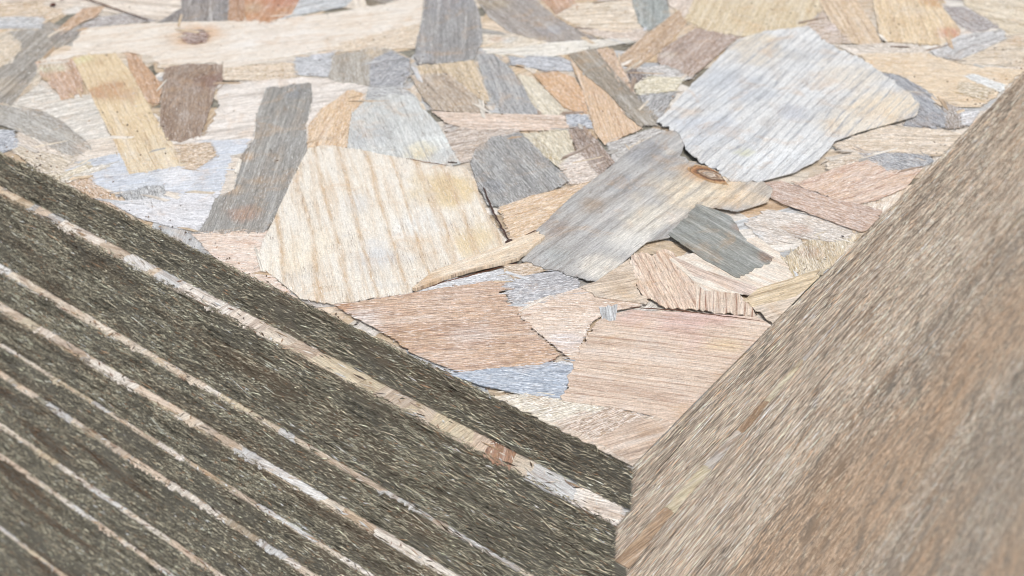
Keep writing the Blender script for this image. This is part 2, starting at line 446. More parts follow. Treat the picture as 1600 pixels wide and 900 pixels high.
for k in range(NB_):
    zt, zb = PITCH[k], PITCH[k + 1]; T = zt - zb; zm = -(zt + zb) / 2
    parts = []
    # left cut edge (faces -X): matted, short fibres, shade partly put into their dark colour
    y0 = max(-0.0, (zm - .11) * 1.2 - .12); y1 = min(SIZE - .01, .47 + .5 * zm)
    if y1 > y0 + .02 and zm < .65:
        N = int((y1 - y0) * T * (2.2e6 if zm < .12 else 1.0e6 if zm < .25 else .5e6))
        y = rng.uniform(y0, y1, N); zz = rng.uniform(0, 1, N) * (T - .0006) + .0004
        rim = rng.uniform(0, 1, N) < (.26 if k == 0 else .13)
        zz[rim] = T - .0004 + rng.normal(0, .00035, rim.sum())
        if k == 0: zz[rim] = T + rng.uniform(-.0008, .0017, rim.sum())
        x = XC[k] + (XF[k] - XC[k]) * y / .4
        L = rng.gamma(2.4, .0009, N) + .0009; Wd = rng.uniform(.00010, .00036, N) * (1 + 1.2 * zm)
        long_ = rng.uniform(0, 1, N) < .10
        L[long_] *= 2.6; Wd[long_] *= 1.3
        ang = rng.normal(0.03, .16, N); stray = rng.uniform(0, 1, N) < .10
        ang[stray] = rng.normal(.25, .5, stray.sum()); L[stray] = rng.uniform(.0006, .0022, stray.sum()); Wd[stray] = .00016
        if k < 3: hair = rim & (rng.uniform(0, 1, N) < .55); ang[hair] = rng.normal(-.1, .65, hair.sum()); Wd[hair] = .00016; L[hair] = rng.uniform(.001, .0030, hair.sum())
        al = np.stack([rng.normal(0, .10, N), np.cos(ang), np.sin(ang)], 1)
        up = np.stack([np.zeros(N), -np.sin(ang), np.cos(ang)], 1)
        ow = np.tile([-1.0, 0, 0], (N, 1))
        L = np.minimum(L, 2 * np.maximum(y + .0006, .0003)); H = rng.uniform(.00006, .00050, N)
        cv = vnoise(y, zz + zm, 60, 900, 3 + k) + .8 * vnoise(y, zz + zm, 45, 220, 60 + k)
        cv2 = vnoise(y, zz + zm, 14, 60, 21)
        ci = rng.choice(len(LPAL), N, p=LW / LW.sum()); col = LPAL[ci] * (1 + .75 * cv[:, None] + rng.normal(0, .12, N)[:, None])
        lc = (rng.uniform(0, 1, N) < .012) & ~rim & (np.abs(ang) < .15) & (np.abs(al[:, 0]) < .06) & (zz < T - .003); L[lc] = np.minimum(rng.uniform(.008, .022, lc.sum()), 2 * y[lc]); Wd[lc] = rng.uniform(.0003, .0007, lc.sum())
        col[lc] = col[lc] * rng.choice([.28, .4, 1.5], lc.sum())[:, None]
        # rusty stains deeper in the stack
        st = np.clip((cv2 - .12) * 4, 0, 1)[:, None] * (0.30 if zm < .13 else .75)
        col = col * (1 - st) + np.array([.12, .062, .035]) * (.5 + rng.random(N)[:, None]) * st
        col = np.clip(col, .008, .8)
        c0 = np.stack([x + rng.uniform(-.0001, .0003, N) + np.where(rim, rng.uniform(0, .0016, N), 0), y, zz + np.where(rim & (k > 0), rng.uniform(0, .0008 if k == 1 else .0002, N), 0)], 1)
        sel = (y > -.0005)
        parts.append((c0[sel], al[sel], ow[sel], up[sel], L[sel], Wd[sel], H[sel], col[sel]))
    # right cut edge (faces -Y): long parallel fibres, brighter light partly put into their paler colour
    x0 = max(XC[k] + .0005, (zm - .12) * .9 - .12); x1 = min(SIZE - .01, .50 + .65 * zm)
    if x1 > x0 + .02:
        N = int((x1 - x0) * T * (2.0e6 if zm < .1 else .6e6 if zm < .3 else .3e6))
        x = rng.uniform(x0, x1, N); zz = rng.uniform(0, 1, N) * (T - .0006) + .0003
        rim = rng.uniform(0, 1, N) < (.12 if k == 0 else .05)
        zz[rim] = T - .0003 + rng.normal(0, .00022, rim.sum())
        if k == 0: zz[rim] = T + rng.uniform(-.0006, .0012, rim.sum())
        y = np.array([y_edge(k, q) for q in x])
        L = rng.gamma(1.7, .0034, N) + .0010; Wd = rng.uniform(.00010, .00030, N) * (1 + 1.6 * zm)
        ang = rng.normal(0.01, .028, N); stray = rng.uniform(0, 1, N) < .05
        ang[stray] = rng.normal(.1, .35, stray.sum()); L[stray] = rng.uniform(.0008, .003, stray.sum())
        slope = np.where(x < .157, -(YC[k] - YF[k]) / .157, 0)
        al = np.stack([np.cos(ang), slope + rng.normal(0, .025, N), np.sin(ang)], 1)
        up = np.stack([-np.sin(ang), np.zeros(N), np.cos(ang)], 1)
        ow = np.tile([0, -1.0, 0], (N, 1))
        L = np.minimum(L, 2 * np.maximum(x - (XC[k] - .0008), .0004))
        H = rng.uniform(.00003, .00022, N)
        cv = vnoise(x, zz - zt, 40, 700, 50 + k) + .35 * vnoise(x, zz - zt, 14, 190, 90 + k)
        cv2 = vnoise(x, zz - zb - zm * 2, 5, 9, 77)
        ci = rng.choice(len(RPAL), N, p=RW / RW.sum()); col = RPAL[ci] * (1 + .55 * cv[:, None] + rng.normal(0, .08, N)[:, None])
        amt = .35 if zm < .1 else .75
        lc = (rng.uniform(0, 1, N) < .010) & ~rim & ~stray & (zz < T - .002); L[lc] = rng.uniform(.012, .05, lc.sum()); Wd[lc] = rng.uniform(.0002, .0006, lc.sum()); L = np.minimum(L, 2 * np.maximum(x - (XC[k] - .0008), .0004))
        col[lc] = col[lc] * rng.choice([.35, .5, 1.35], lc.sum())[:, None]
        st = np.clip((cv2 + .02 + .5 * (zm - .15)) * 1.8 - .25 * (zm < .12), 0, .7)[:, None] * amt
        col = col * (1 - st) + np.array([.60, .40, .25]) * (.7 + .5 * rng.random(N)[:, None]) * st
        col = np.clip(col, .02, .8)
        c0 = np.stack([x, y - rng.uniform(-.0001, .0002, N), zz], 1)
        parts.append((c0, al, ow, up, L, Wd, H, col))
    # hairs that stand up along the upper arris of the left edge
    if y1 > y0 + .02 and zm < .2:
        N = int((y1 - y0) * (26000 if k == 0 else 8000 if k == 1 else 3000))
        y = rng.uniform(max(y0, .002), y1, N); a = rng.normal(.15, .75, N)
        al = np.stack([rng.normal(-.1, .3, N), np.cos(a) * np.sign(rng.normal(.4, 1, N)), np.abs(np.sin(a)) + .15], 1); al /= np.linalg.norm(al, axis=1)[:, None]
        up = np.stack([np.zeros(N), -al[:, 2], al[:, 1]], 1); ow = np.tile([-1.0, 0, 0], (N, 1))
        x = XC[k] + (XF[k] - XC[k]) * y / .4 + rng.uniform(-.0003, .0009, N)
        cl = np.array([noise.noise(Vector((q * 140, k, 0))) for q in y])
        L = rng.uniform(.0006, .0028, N) * (1 + .8 * cl); L = np.minimum(L, 2 * y)
        c0 = np.stack([x, y, T + (rng.uniform(-.0002, .0013, N) if k == 0 else rng.uniform(-.0003, .0005, N))], 1)
        col = LPAL[rng.choice(len(LPAL), N, p=LW / LW.sum())] * rng.uniform(.45, 1.0, N)[:, None]
        parts.append((c0, al, ow, up, L, rng.uniform(.00010, .00022, N), rng.uniform(.00003, .00015, N), col))
    if parts:
        cat = [np.concatenate([p[i] for p in parts]) for i in range(8)]
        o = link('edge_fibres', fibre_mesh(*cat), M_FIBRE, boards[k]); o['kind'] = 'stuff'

# ---------------------------------------------------------------- strands on the exposed ledges of the lower boards
LEDGE = [(214, 196, 170), (236, 230, 222), (226, 214, 196), (228, 230, 232), (232, 222, 210), (232, 222, 206), (222, 208, 190), (210, 214, 218), (236, 230, 220), (228, 210, 190), (206, 210, 214), (216, 204, 178), (205, 190, 172)]
def strand(parent, name, pts, g, z, tint, line, params, **kw):
    acc = Acc()
    if not add_flake(acc, pts, np.array(g, float), z, kw.pop('thick', .0006), tint, line, params, **kw): return None
    c = np.array(acc.v).mean(0); me = acc.mesh(name, c)
    o = link(name, me, M_KNOT if name == 'knot' else M_FLAKE, parent); o.location = c
    return o
def pick(pal): return pal[rnd.randrange(len(pal))]
for k in (1, 3, 4, 5, 6, 8, 9, 12):
    T = PITCH[k] - PITCH[k + 1]; zm = -PITCH[k]
    yy0 = 0 if k == 1 else max(0, (zm - .09) * 1.35 - .03)
    for q in range(60):                                      # bedding of pale strands, no gaps
        ya = yy0 + q * .03
        if ya > .42 + .5 * zm: break
        if k in (6, 9, 12, 3) and q % 7 == 3: continue
        c = pick(LEDGE)
        strand(boards[k], 'ledge_strand', [(x_edge(k, ya) + .0003, ya), (x_edge(k - 1, ya) + .005, ya), (x_edge(k - 1, ya + .031) + .005, ya + .031), (x_edge(k, ya + .031) + .0003, ya + .031)],
               (rnd.gauss(0, .2), 1), T + .00008, lin(c, .85), lin((150, 120, 90), .8), (.4, .08, .7), step=.0009, jag=.0008, grid=.01, lim=[(0, 1, .0004)], und=0)
    y = -.001 if k == 1 else max(-.002, (zm - .09) * 1.35 - .03); ymax = .42 + .5 * zm
    while y < ymax:
        ln = rnd.uniform(.007, .024) if k == 1 else rnd.uniform(.010, .04)
        xi = x_edge(k - 1, y + ln / 2) + .004
        over = rnd.uniform(-.0012, .0003)
        e0, e1 = x_edge(k, y) - over, x_edge(k, y + ln) - rnd.uniform(-.0006, .0003)
        sl = rnd.uniform(-.008, .008); cut = rnd.uniform(.1, .4)
        pts = [(e0, y), (xi, y + sl), (xi, y + ln + sl * .5), (e1, y + ln)]
        if rnd.random() < .4: pts[0] = (e0 + rnd.uniform(.0005, .0018), y); 
        c = pick(LEDGE)
        if k == 6 and rnd.random() < .4: c = (168, 158, 140)
        if k == 1 and .03 < y < .05: c = (178, 134, 106)
        a = rnd.choice([rnd.gauss(0, .2), rnd.gauss(0, .2), rnd.gauss(1.45, .25)])
        strand(boards[k], 'ledge_strand', pts, (math.sin(a), math.cos(a)), T + rnd.uniform(.0001, .0005), lin(c, .92), lin((150, 116, 88), .8),
               (rnd.uniform(0, .5), rnd.uniform(.06, .15), rnd.uniform(.35, .7)), step=.0009, jag=.0009, grid=.008, lim=[(0, 1, .0004)], und=.0)
        y += ln * rnd.uniform(.8, 1.0) if rnd.random() < .7 else ln + rnd.uniform(.004, .016)
    ls = Acc()
    for q in range(150 if k == 1 else 90):                   # torn shreds caught on the ledge
        ya = rnd.uniform(yy0 + .004, min(.9, .40 + .5 * zm)); xa = rnd.uniform(x_edge(k, ya) - .0003, x_edge(k - 1, ya) + .0003)
        a = rnd.choice([rnd.gauss(1.57, .25), rnd.gauss(1.2, .7)]); L, w = rnd.uniform(.0015, .009 if abs(a - 1.57) < .3 else .004), rnd.uniform(.0002, .0009)
        d = np.array([math.cos(a), math.sin(a)]); n_ = np.array([-d[1], d[0]]); c = np.array([xa, ya])
        cc = pick([(240, 234, 224), (232, 222, 208), (150, 110, 84), (90, 74, 62), (206, 170, 132), (120, 112, 100), (226, 230, 234)])
        add_flake(ls, [c - d * L / 2, c - n_ * w / 2, c + d * L / 2, c + n_ * w / 2], d, T + rnd.uniform(.0004, .0009), .0002, lin(cc), lin([v * .6 for v in cc]), (.1, .1, .6), step=.001, jag=.0002, grid=.02, und=0)
    o = link('ledge_shreds', ls.mesh('ledge_shreds', (0, 0, 0)), M_FLAKE, boards[k]); o['kind'] = 'stuff'
# short fluted ledge on the right side of the third board
x = -.010
while x < .16:
    ln = rnd.uniform(.012, .034); k = 2; T = PITCH[2] - PITCH[3]
    pts = [(x, y_edge(2, x) - .0003), (x + ln, y_edge(2, x + ln) - .0003), (x + ln + .002, .004), (x - .001, .004)]
    c = pick([(200, 196, 190), (196, 180, 158), (186, 170, 152), (194, 168, 140), (206, 196, 168), (184, 176, 168)])
    strand(boards[2], 'ledge_strand', pts, (1, rnd.uniform(-.6, .6)), T + rnd.uniform(.0001, .0003), lin(c, .8), lin((110, 86, 66), .8),
           (.25, .13, .6), step=.0008, jag=.0009, grid=.008, lim=[(1, 0, XC[2] + .0003)], und=0)
    x += ln * .93

# ---------------------------------------------------------------- strands of the top face
TOP = boards[0]; ZT = -PITCH[1]                            # local height of the top face
LIM = [(1, 0, .0001), (0, 1, .0001), (-1, 0, -SIZE + .001), (0, -1, -SIZE + .001)]
CREAMS = [(226, 214, 196), (230, 220, 206), (222, 204, 180), (216, 194, 164), (232, 226, 216), (210, 186, 154), (206, 208, 208), (184, 180, 172), (168, 162, 152), (214, 180, 140), (190, 198, 208)]
CW = [6, 6, 6, 4, 5, 3, 3, 2, 2, 2, 2]

def random_flake():
    cx, cy = rnd.uniform(-.02, SIZE), rnd.uniform(-.02, SIZE)
    a = rnd.choice([rnd.gauss(-.85, .45), rnd.uniform(0, math.pi)])
    L, Wd = rnd.uniform(.035, .11), rnd.uniform(.010, .034)
    g = np.array([math.cos(a), math.sin(a)]); n = np.array([-g[1], g[0]])
    e1, e2 = rnd.uniform(-.4, .4) * Wd, rnd.uniform(-.4, .4) * Wd
    c = np.array([cx, cy])
    P = [c - g * (L / 2 + e1) - n * Wd / 2, c + g * (L / 2 + e2) - n * Wd / 2 * rnd.uniform(.7, 1), c + g * (L / 2 + rnd.uniform(.0, .15) * L) + n * Wd * rnd.uniform(-.1, .1),
         c + g * (L / 2 - e2) + n * Wd / 2, c - g * (L / 2 - e1) + n * Wd / 2 * rnd.uniform(.7, 1)]
    col = rnd.choices(CREAMS, CW)[0]
    return c, P, g, col
def in_view(c, mrg=60):
    v = R.T @ (np.array([c[0], c[1], 0]) - CAM)
    px, py = 800 + FPX * v[0] / -v[2], 450 - FPX * v[1] / -v[2]
    return -mrg < px < 1600 + mrg and -mrg < py < 900
under = Acc(); nparts = 0
for i in range(1500):
    c, P, g, col = random_flake()
    d = rnd.uniform(.85, 1.05)
    tint = lin(col) * d; line = lin([q * .68 for q in col]) * np.array([1, .92, .82])
    par = (rnd.choice([0, .3, .6, .8]), rnd.uniform(.08, .22), rnd.uniform(.3, .6))
    z = ZT + rnd.uniform(.0000, .0005)
    P = [np.clip(p, -.03, SIZE + .03) for p in P]
    if in_view(c) and i > 1250 and nparts < 70:
        strand(TOP, 'wood_flake', P, g, z + .0001, tint, line, par, lim=LIM, step=.003, grid=.010, thick=.0009, wav=.00012)
        nparts += 1
    else:
        add_flake(under, P, g, z, .0008, tint, line, par, lim=LIM, step=.005, grid=.008, wav=.0001)
o = link('wood_flake_layer', under.mesh('wood_flake_layer', (0, 0, 0)), M_FLAKE, TOP); o['kind'] = 'stuff'

FL = [
# far and general backing pieces first
([(-30,-30),(300,-30),(290,25),(240,38),(180,22),(120,10),(60,30),(-30,40)],(1,.1),(228,216,200),dict(ring=.3,sp=4)),
([(-30,60),(60,40),(80,90),(50,160),(-30,170)],(1,-.5),(218,206,186),dict(pat=[((0,150),40,(196,170,136))])),
([(20,165),(60,135),(95,150),(150,150),(175,225),(140,225),(100,195),(70,175)],(1,-.2),(228,222,210),{}),
([(60,230),(180,215),(280,250),(330,222),(400,222),(385,300),(320,312),(180,305),(60,270)],(1,-.12),(226,214,198),{}),
([(340,135),(400,126),(470,123),(540,127),(580,136),(566,155),(520,165),(490,190),(480,232),(400,232),(255,226),(240,180),(320,215),(345,165)],(1,-.15),(232,224,214),dict(ring=.2,sp=3,fib=.35)),
([(30,205),(75,225),(125,245),(60,250),(20,240)],(1,.4),(222,208,190),{}),
([(-30,205),(20,206),(30,232),(-10,246),(-30,240)],(1,-.1),(170,182,200),dict(ring=.5,sp=2)),
([(20,237),(30,230),(100,247),(117,247),(93,277),(60,268)],(1,.35),(220,205,180),dict(ring=.6,sp=2)),
([(100,282),(133,275),(153,293),(190,317),(185,328),(140,310)],(1,.75),(214,176,132),dict(ring=.5,sp=3,jag=.0008)),
([(125,255),(180,243),(250,236),(330,222),(390,220),(385,240),(362,245),(355,270),(345,300),(320,310),(260,300),(180,302),(150,290),(130,268)],(1,-.12),(186,200,222),dict(ring=.75,sp=2.2,line=(222,224,226),pat=[((280,280),26,(226,226,228)),((150,250),20,(172,182,198))])),
([(187,305),(227,295),(257,292),(263,317),(230,322),(200,318)],(.4,1),(178,180,180),dict(ring=.5,sp=3)),
([(170,318),(230,314),(300,304),(345,300),(335,330),(312,364),(270,358),(215,342)],(1,.1),(224,224,226),dict(fib=.4,line=(176,176,178))),
([(70,275),(93,277),(130,255),(140,262),(160,268),(100,287)],(1,-.35),(224,210,180),{}),
([(97,284),(160,260),(173,263),(103,290)],(1,-.3),(230,222,206),dict(ring=0)),
([(300,368),(350,363),(418,364),(412,420),(440,445),(470,475),(380,440),(330,400)],(1,.05),(230,214,198),dict(ring=.5,sp=2,line=(208,172,150))),
# top left group
([(60,105),(75,92),(110,80),(125,52),(150,42),(280,36),(400,33),(520,22),(600,8),(665,-8),(668,30),(640,52),(560,74),(480,85),(400,100),(340,110),(250,108),(240,90),(200,83),(120,88),(85,100)],(1,-.12),(228,220,207),dict(ring=.35,sp=5,line=(206,180,150),pat=[((308,57),34,(216,178,140)),((430,60),60,(232,226,216))])),
([(285,58),(296,50),(312,49),(326,56),(322,68),(302,72),(288,68)],(1,0),(150,100,68),dict(up=.0003,ring=.6,sp=1.5,name='knot',jag=.0003,pat=[((305,57),12,(206,176,150))])),
([(455,28),(440,32),(460,-12),(560,-12),(540,12)],(1,-.2),(196,204,210),{}),
([(88,50),(130,15),(165,10),(150,28),(125,38),(95,56)],(1,-.6),(214,168,116),dict(ring=.5)),
([(150,30),(200,22),(245,35),(150,44),(125,45)],(1,0),(176,168,162),{}),
([(-30,8),(60,3),(100,22),(60,40),(-30,32)],(1,-.1),(222,196,160),{}),
([(-30,28),(70,28),(65,46),(-30,46)],(1,0),(196,200,204),{}),
([(285,-14),(362,-14),(359,34),(250,36),(283,15)],(-.1,1),(146,141,137),dict(ring=.7,sp=4,line=(108,102,98))),
([(370,-14),(478,-14),(455,25),(420,35),(385,33),(376,10)],(-.7,1),(204,148,98),dict(ring=.6,sp=4,line=(168,112,72),pat=[((440,5),28,(196,120,72)),((395,15),16,(200,170,130))])),
([(358,-14),(383,-14),(382,34),(358,34)],(0,1),(188,138,92),{}),
([(15,52),(40,48),(75,50),(127,50),(115,65),(80,82),(60,95),(55,120),(20,165),(0,163),(-14,110),(20,100),(35,70)],(1,-.9),(166,160,149),dict(ring=.4,sp=5,pat=[((0,140),30,(190,178,160)),((110,56),20,(140,134,128))])),
([(-30,62),(25,65),(35,80),(0,108),(-30,112)],(1,-.6),(224,206,178),dict(ring=.5)),
([(55,100),(115,95),(128,120),(130,145),(100,158),(85,140),(72,125)],(.5,1),(212,172,138),dict(pat=[((75,108),20,(214,214,186))],jag=.001)),
([(-30,162),(0,166),(67,177),(100,193),(143,230),(133,240),(113,245),(67,227),(30,207),(-30,185)],(1,.55),(176,172,162),dict(ring=.4,sp=3,line=(140,134,126),pat=[((125,232),16,(190,172,152))])),
([(250,103),(340,110),(400,103),(462,100),(400,127),(350,128),(340,104)],(1,-.1),(226,208,182),{}),
([(350,110),(400,105),(460,100),(464,122),(400,128),(350,127)],(1,-.05),(226,206,178),{}),
([(197,83),(213,87),(233,110),(253,133),(250,163),(233,162),(207,133)],(.45,1),(208,162,116),dict(ring=.3)),
([(113,93),(135,88),(180,84),(205,115),(240,180),(287,253),(293,262),(262,266),(225,272),(203,275),(175,215),(147,160),(133,133)],(.5,1),(222,202,166),dict(ring=.75,sp=3.0,line=(196,164,122),fib=.3,pat=[((165,143),27,(198,148,100)),((200,150),20,(204,160,112)),((128,96),14,(214,206,160)),((250,240),60,(224,208,178))])),
([(257,110),(293,102),(348,103),(350,127),(337,140),(333,160),(323,187),(315,213),(287,222),(263,223),(250,200),(252,160)],(-.12,1),(158,138,120),dict(ring=.5,sp=1.6,line=(124,102,86),pat=[((330,130),24,(140,112,98))])),
([(272,230),(330,225),(337,247),(307,267),(290,265)],(1,-.2),(214,188,154),dict(fib=.6)),
# upper middle
([(525,75),(560,62),(664,36),(655,77),(587,79),(525,84)],(1,-.2),(222,206,182),dict(ring=.6,sp=2.5,line=(190,160,128))),
([(462,92),(522,85),(515,123),(462,119)],(1,.05),(194,200,210),dict(pat=[((500,88),14,(206,208,230))])),
([(520,90),(587,77),(613,80),(640,100),(643,120),(627,138),(577,137),(513,125),(518,103)],(.1,1),(178,172,160),dict(ring=.5,sp=2,pat=[((618,108),26,(160,164,172)),((585,84),14,(214,196,170))],line=(140,130,116))),
([(585,95),(612,82),(640,97),(640,120),(625,140),(580,138),(578,112)],(1,-.3),(160,164,174),dict(ring=.3,sp=3,pat=[((610,95),9,(186,188,194)),((632,98),8,(112,116,120))])),
([(645,107),(740,97),(753,130),(765,160),(747,160),(700,118),(650,120)],(.5,1),(216,196,164),dict(ring=.5)),
([(640,120),(700,118),(747,155),(757,172),(743,182),(675,174)],(.7,.8),(190,174,154),dict(ring=.7,sp=3,line=(140,124,106))),
([(743,87),(765,82),(800,110),(843,173),(843,183),(785,183),(760,140)],(.5,1),(176,176,174),dict(ring=.8,sp=3,line=(128,128,128))),
([(807,117),(833,123),(883,173),(880,190),(843,182)],(.6,.7),(226,216,192),{}),
([(833,117),(867,113),(897,123),(917,153),(917,180),(880,170)],(.7,.8),(220,176,126),dict(ring=.4,sp=4,line=(198,150,104))),
([(883,177),(917,182),(925,202),(888,200)],(1,0),(172,186,206),{}),
([(795,90),(850,87),(887,97),(897,113),(850,111),(800,103)],(1,.15),(186,194,208),dict(ring=.4)),
([(753,55),(800,58),(880,62),(800,78),(755,76)],(1,-.05),(228,214,190),dict(pat=[((796,62),12,(190,206,216)),((775,62),10,(216,170,140))])),
([(735,-14),(820,-14),(867,27),(905,50),(933,62),(910,68),(867,70),(800,53),(765,30)],(.8,.55),(166,158,150),dict(ring=.5,sp=6,line=(132,122,112),pat=[((775,10),26,(170,156,134)),((860,50),20,(168,166,172))])),
([(830,-14),(890,-14),(905,22),(870,25)],(.5,.8),(208,160,118),dict(pat=[((880,18),16,(160,124,92))])),
([(870,25),(900,8),(985,0),(1000,43),(967,57),(933,60)],(1,-.05),(230,214,190),dict(ring=.4,sp=4)),
([(895,45),(960,50),(1012,45),(1000,66),(955,66)],(1,.1),(222,204,186),{}),
([(985,-14),(1037,-14),(1048,30),(1045,48),(1010,49),(997,37)],(.15,1),(160,166,161),dict(ring=.6,sp=5,line=(126,128,124))),
([(755,78),(800,78),(867,68),(977,62),(989,67),(933,77),(867,90),(800,89),(760,86)],(1,-.08),(234,229,216),dict(ring=.1,fib=.3)),
([(665,-14),(735,-14),(750,27),(755,67),(745,83),(740,97),(700,101),(653,103),(648,90),(652,60),(660,33)],(-.05,1),(158,156,153),dict(ring=.5,sp=2.5,line=(118,116,114),fib=.6,pat=[((700,10),30,(150,150,152)),((665,90),14,(176,176,176))])),
# top right
([(1060,30),(1040,-14),(1275,-14),(1285,20),(1255,45),(1200,52),(1155,60),(1100,50)],(-.5,1),(216,200,168),dict(ring=.7,sp=5,line=(192,168,130))),
([(1040,-14),(1090,-14),(1070,30),(1062,20),(1045,10)],(1,-1),(228,212,196),{}),
([(960,97),(1017,50),(1063,17),(1073,40),(1033,80),(993,110),(973,103)],(.9,-.8),(198,170,138),dict(ring=.7,sp=3,line=(164,132,100))),
([(1033,80),(1087,47),(1155,60),(1100,107),(1077,125),(1040,115),(1027,97)],(.8,-.7),(184,162,146),dict(ring=.4,sp=3,pat=[((1040,90),16,(222,212,198))])),
([(1000,110),(1040,105),(1080,125),(1060,130),(1010,120)],(1,.2),(206,202,196),{}),
([(980,113),(1000,111),(1004,123),(987,138)],(.3,1),(122,106,96),{}),
([(990,137),(1013,123),(1070,125),(1053,145),(1000,152)],(1,-.1),(224,214,182),dict(ring=.3)),
([(1000,152),(1055,148),(1027,197),(1005,168)],(.9,-.8),(166,168,170),{}),
([(1270,-14),(1330,-14),(1373,57),(1378,74),(1327,69),(1297,37)],(.62,1),(218,196,166),dict(ring=.85,sp=4,line=(184,152,118))),
([(1255,45),(1285,20),(1300,40),(1330,70),(1290,70)],(1,-.2),(206,186,166),dict(pat=[((1300,46),12,(240,226,222))])),
([(1467,13),(1507,12),(1560,43),(1520,53),(1497,40)],(.9,.4),(180,172,168),{}),
([(1505,8),(1500,-14),(1640,-14),(1640,60),(1570,56),(1557,40)],(1,.2),(226,212,186),{}),
([(1360,-14),(1450,-14),(1500,48),(1499,68),(1473,73),(1383,68),(1373,53)],(.35,1),(224,202,166),dict(ring=.7,sp=4,line=(198,168,130),pat=[((1490,55),20,(208,140,98)),((1455,5),16,(206,160,104))])),
([(1560,60),(1640,46),(1640,105),(1500,102),(1500,90)],(1,-.05),(222,206,182),dict(ring=.5,pat=[((1590,65),14,(200,160,110))])),
([(1453,83),(1500,57),(1567,50),(1572,63),(1500,95),(1467,94)],(1,-.35),(204,203,201),dict(ring=.6,sp=4)),
([(1310,74),(1400,70),(1450,80),(1447,92),(1337,90)],(1,.1),(228,216,200),{}),
([(1337,87),(1447,86),(1500,104),(1600,112),(1570,140),(1533,170),(1473,170),(1413,140),(1377,117)],(1,.06),(226,206,176),dict(ring=.5,sp=4,line=(206,176,140))),
([(1507,123),(1520,119),(1572,137),(1562,148)],(1,.3),(238,240,236),dict(ring=0,fib=.2)),
([(1497,133),(1510,132),(1553,143),(1533,160),(1500,148)],(1,.2),(216,196,160),{}),
([(1472,165),(1500,172),(1508,202),(1475,205)],(.2,1),(174,162,150),{}),
([(1500,178),(1530,178),(1515,200),(1503,198)],(1,-.3),(214,214,220),{}),
([(1370,116),(1407,122),(1450,147),(1460,167),(1477,180),(1476,202),(1410,206),(1425,172)],(.7,.5),(166,171,182),dict(ring=.3,jag=.0012)),
# centre
([(675,177),(780,182),(880,183),(892,205),(800,208),(745,208),(700,196)],(1,.02),(228,206,186),dict(ring=.3,sp=5)),
([(695,198),(745,207),(812,206),(800,225),(750,250),(720,258),(700,225)],(1,-.2),(202,186,170),dict(ring=.4,pat=[((705,205),14,(184,188,192))])),
([(813,213),(890,206),(897,240),(880,268),(846,246)],(.5,.6),(226,216,190),dict(pat=[((855,250),14,(212,184,124))])),
([(873,263),(900,240),(930,262),(935,290),(893,292)],(1,-.25),(228,212,196),dict(ring=.7,sp=3,pat=[((892,255),14,(216,224,232))])),
([(735,257),(745,235),(767,220),(813,211),(847,243),(892,289),(833,311),(783,329),(763,325),(747,297)],(.62,.75),(168,167,163),dict(ring=.8,sp=2.4,line=(112,112,112),fib=.7,pat=[((765,300),24,(150,156,162))])),
([(888,90),(897,110),(910,143),(920,173),(930,210),(945,229),(1004,203),(985,183),(947,143),(917,110)],(.35,1),(222,190,152),dict(ring=.8,sp=3.2,line=(192,150,112))),
([(930,80),(957,78),(985,133),(992,150),(960,122)],(.5,1),(216,188,160),{}),
([(888,88),(930,79),(960,117),(1000,158),(1030,190),(1025,199),(1000,201),(980,182),(947,146),(917,123)],(.7,.75),(162,153,138),dict(ring=.6,sp=6,line=(122,112,98),fib=.4)),
([(948,228),(1020,203),(1040,207),(1030,222),(980,250),(960,256)],(1,-.35),(192,188,182),dict(ring=.5)),
([(983,232),(1018,217),(1022,227),(990,243)],(1,-.4),(224,204,176),{}),
([(887,207),(913,200),(935,225),(960,257),(936,280),(900,235)],(.6,.85),(166,146,130),dict(ring=.5,sp=4,pat=[((903,222),15,(130,110,98))])),
([(780,328),(833,310),(887,297),(922,288),(900,315),(848,360),(838,367),(800,385)],(1,-.32),(224,198,164),dict(ring=.7,sp=2.4,line=(198,156,116))),
([(546,232),(480,236),(483,197),(500,173),(527,157),(543,143),(575,148),(572,167),(549,182)],(-.45,1),(222,196,162),dict(ring=.75,sp=2,line=(192,152,112),jag=.0008)),
([(578,137),(627,138),(650,155),(613,152),(573,162)],(1,0),(176,180,182),{}),
([(543,236),(550,180),(573,160),(613,150),(650,155),(663,173),(687,200),(719,259),(700,262),(633,254),(580,244)],(.5,1),(206,208,204),dict(ring=.6,sp=7,line=(172,172,168),pat=[((585,215),30,(186,190,192)),((685,225),22,(226,230,226)),((655,240),22,(222,212,182))])),
([(417,140),(463,135),(486,133),(489,160),(478,200),(480,240),(457,283),(440,327),(415,366),(308,368),(327,340),(337,313),(367,298),(375,250),(395,225),(405,170)],(-.35,1),(160,157,150),dict(ring=.5,sp=4,line=(124,122,117),fib=.65,jag=.0008,pat=[((366,300),14,(190,166,138)),((382,250),11,(188,160,128)),((385,338),18,(176,150,134)),((462,150),14,(146,148,150))])),
# large pale flake left of centre
([(405,420),(410,385),(430,345),(457,285),(483,236),(513,232),(560,238),(610,248),(700,264),(727,265),(745,290),(752,320),(775,360),(800,390),(760,401),(715,415),(650,450),(644,463),(520,480),(470,472),(440,445)],(.3,1),(229,222,208),
  dict(ring=.75,sp=11,line=(206,176,138),fib=.28,jag=.0004,pat=[((700,300),48,(222,202,162)),((740,380),34,(224,206,170)),((590,400),34,(210,209,206)),((560,320),24,(216,212,204)),((480,400),40,(232,222,202)),((650,350),40,(232,230,222))])),
# reddish lower pieces
([(640,465),(700,443),(790,424),(803,450),(780,460),(700,475)],(1,-.12),(214,218,226),{}),
([(783,447),(790,438),(877,429),(900,441),(908,460),(833,481),(800,484)],(1,-.14),(182,183,192),dict(ring=.5,sp=2,line=(142,142,148))),
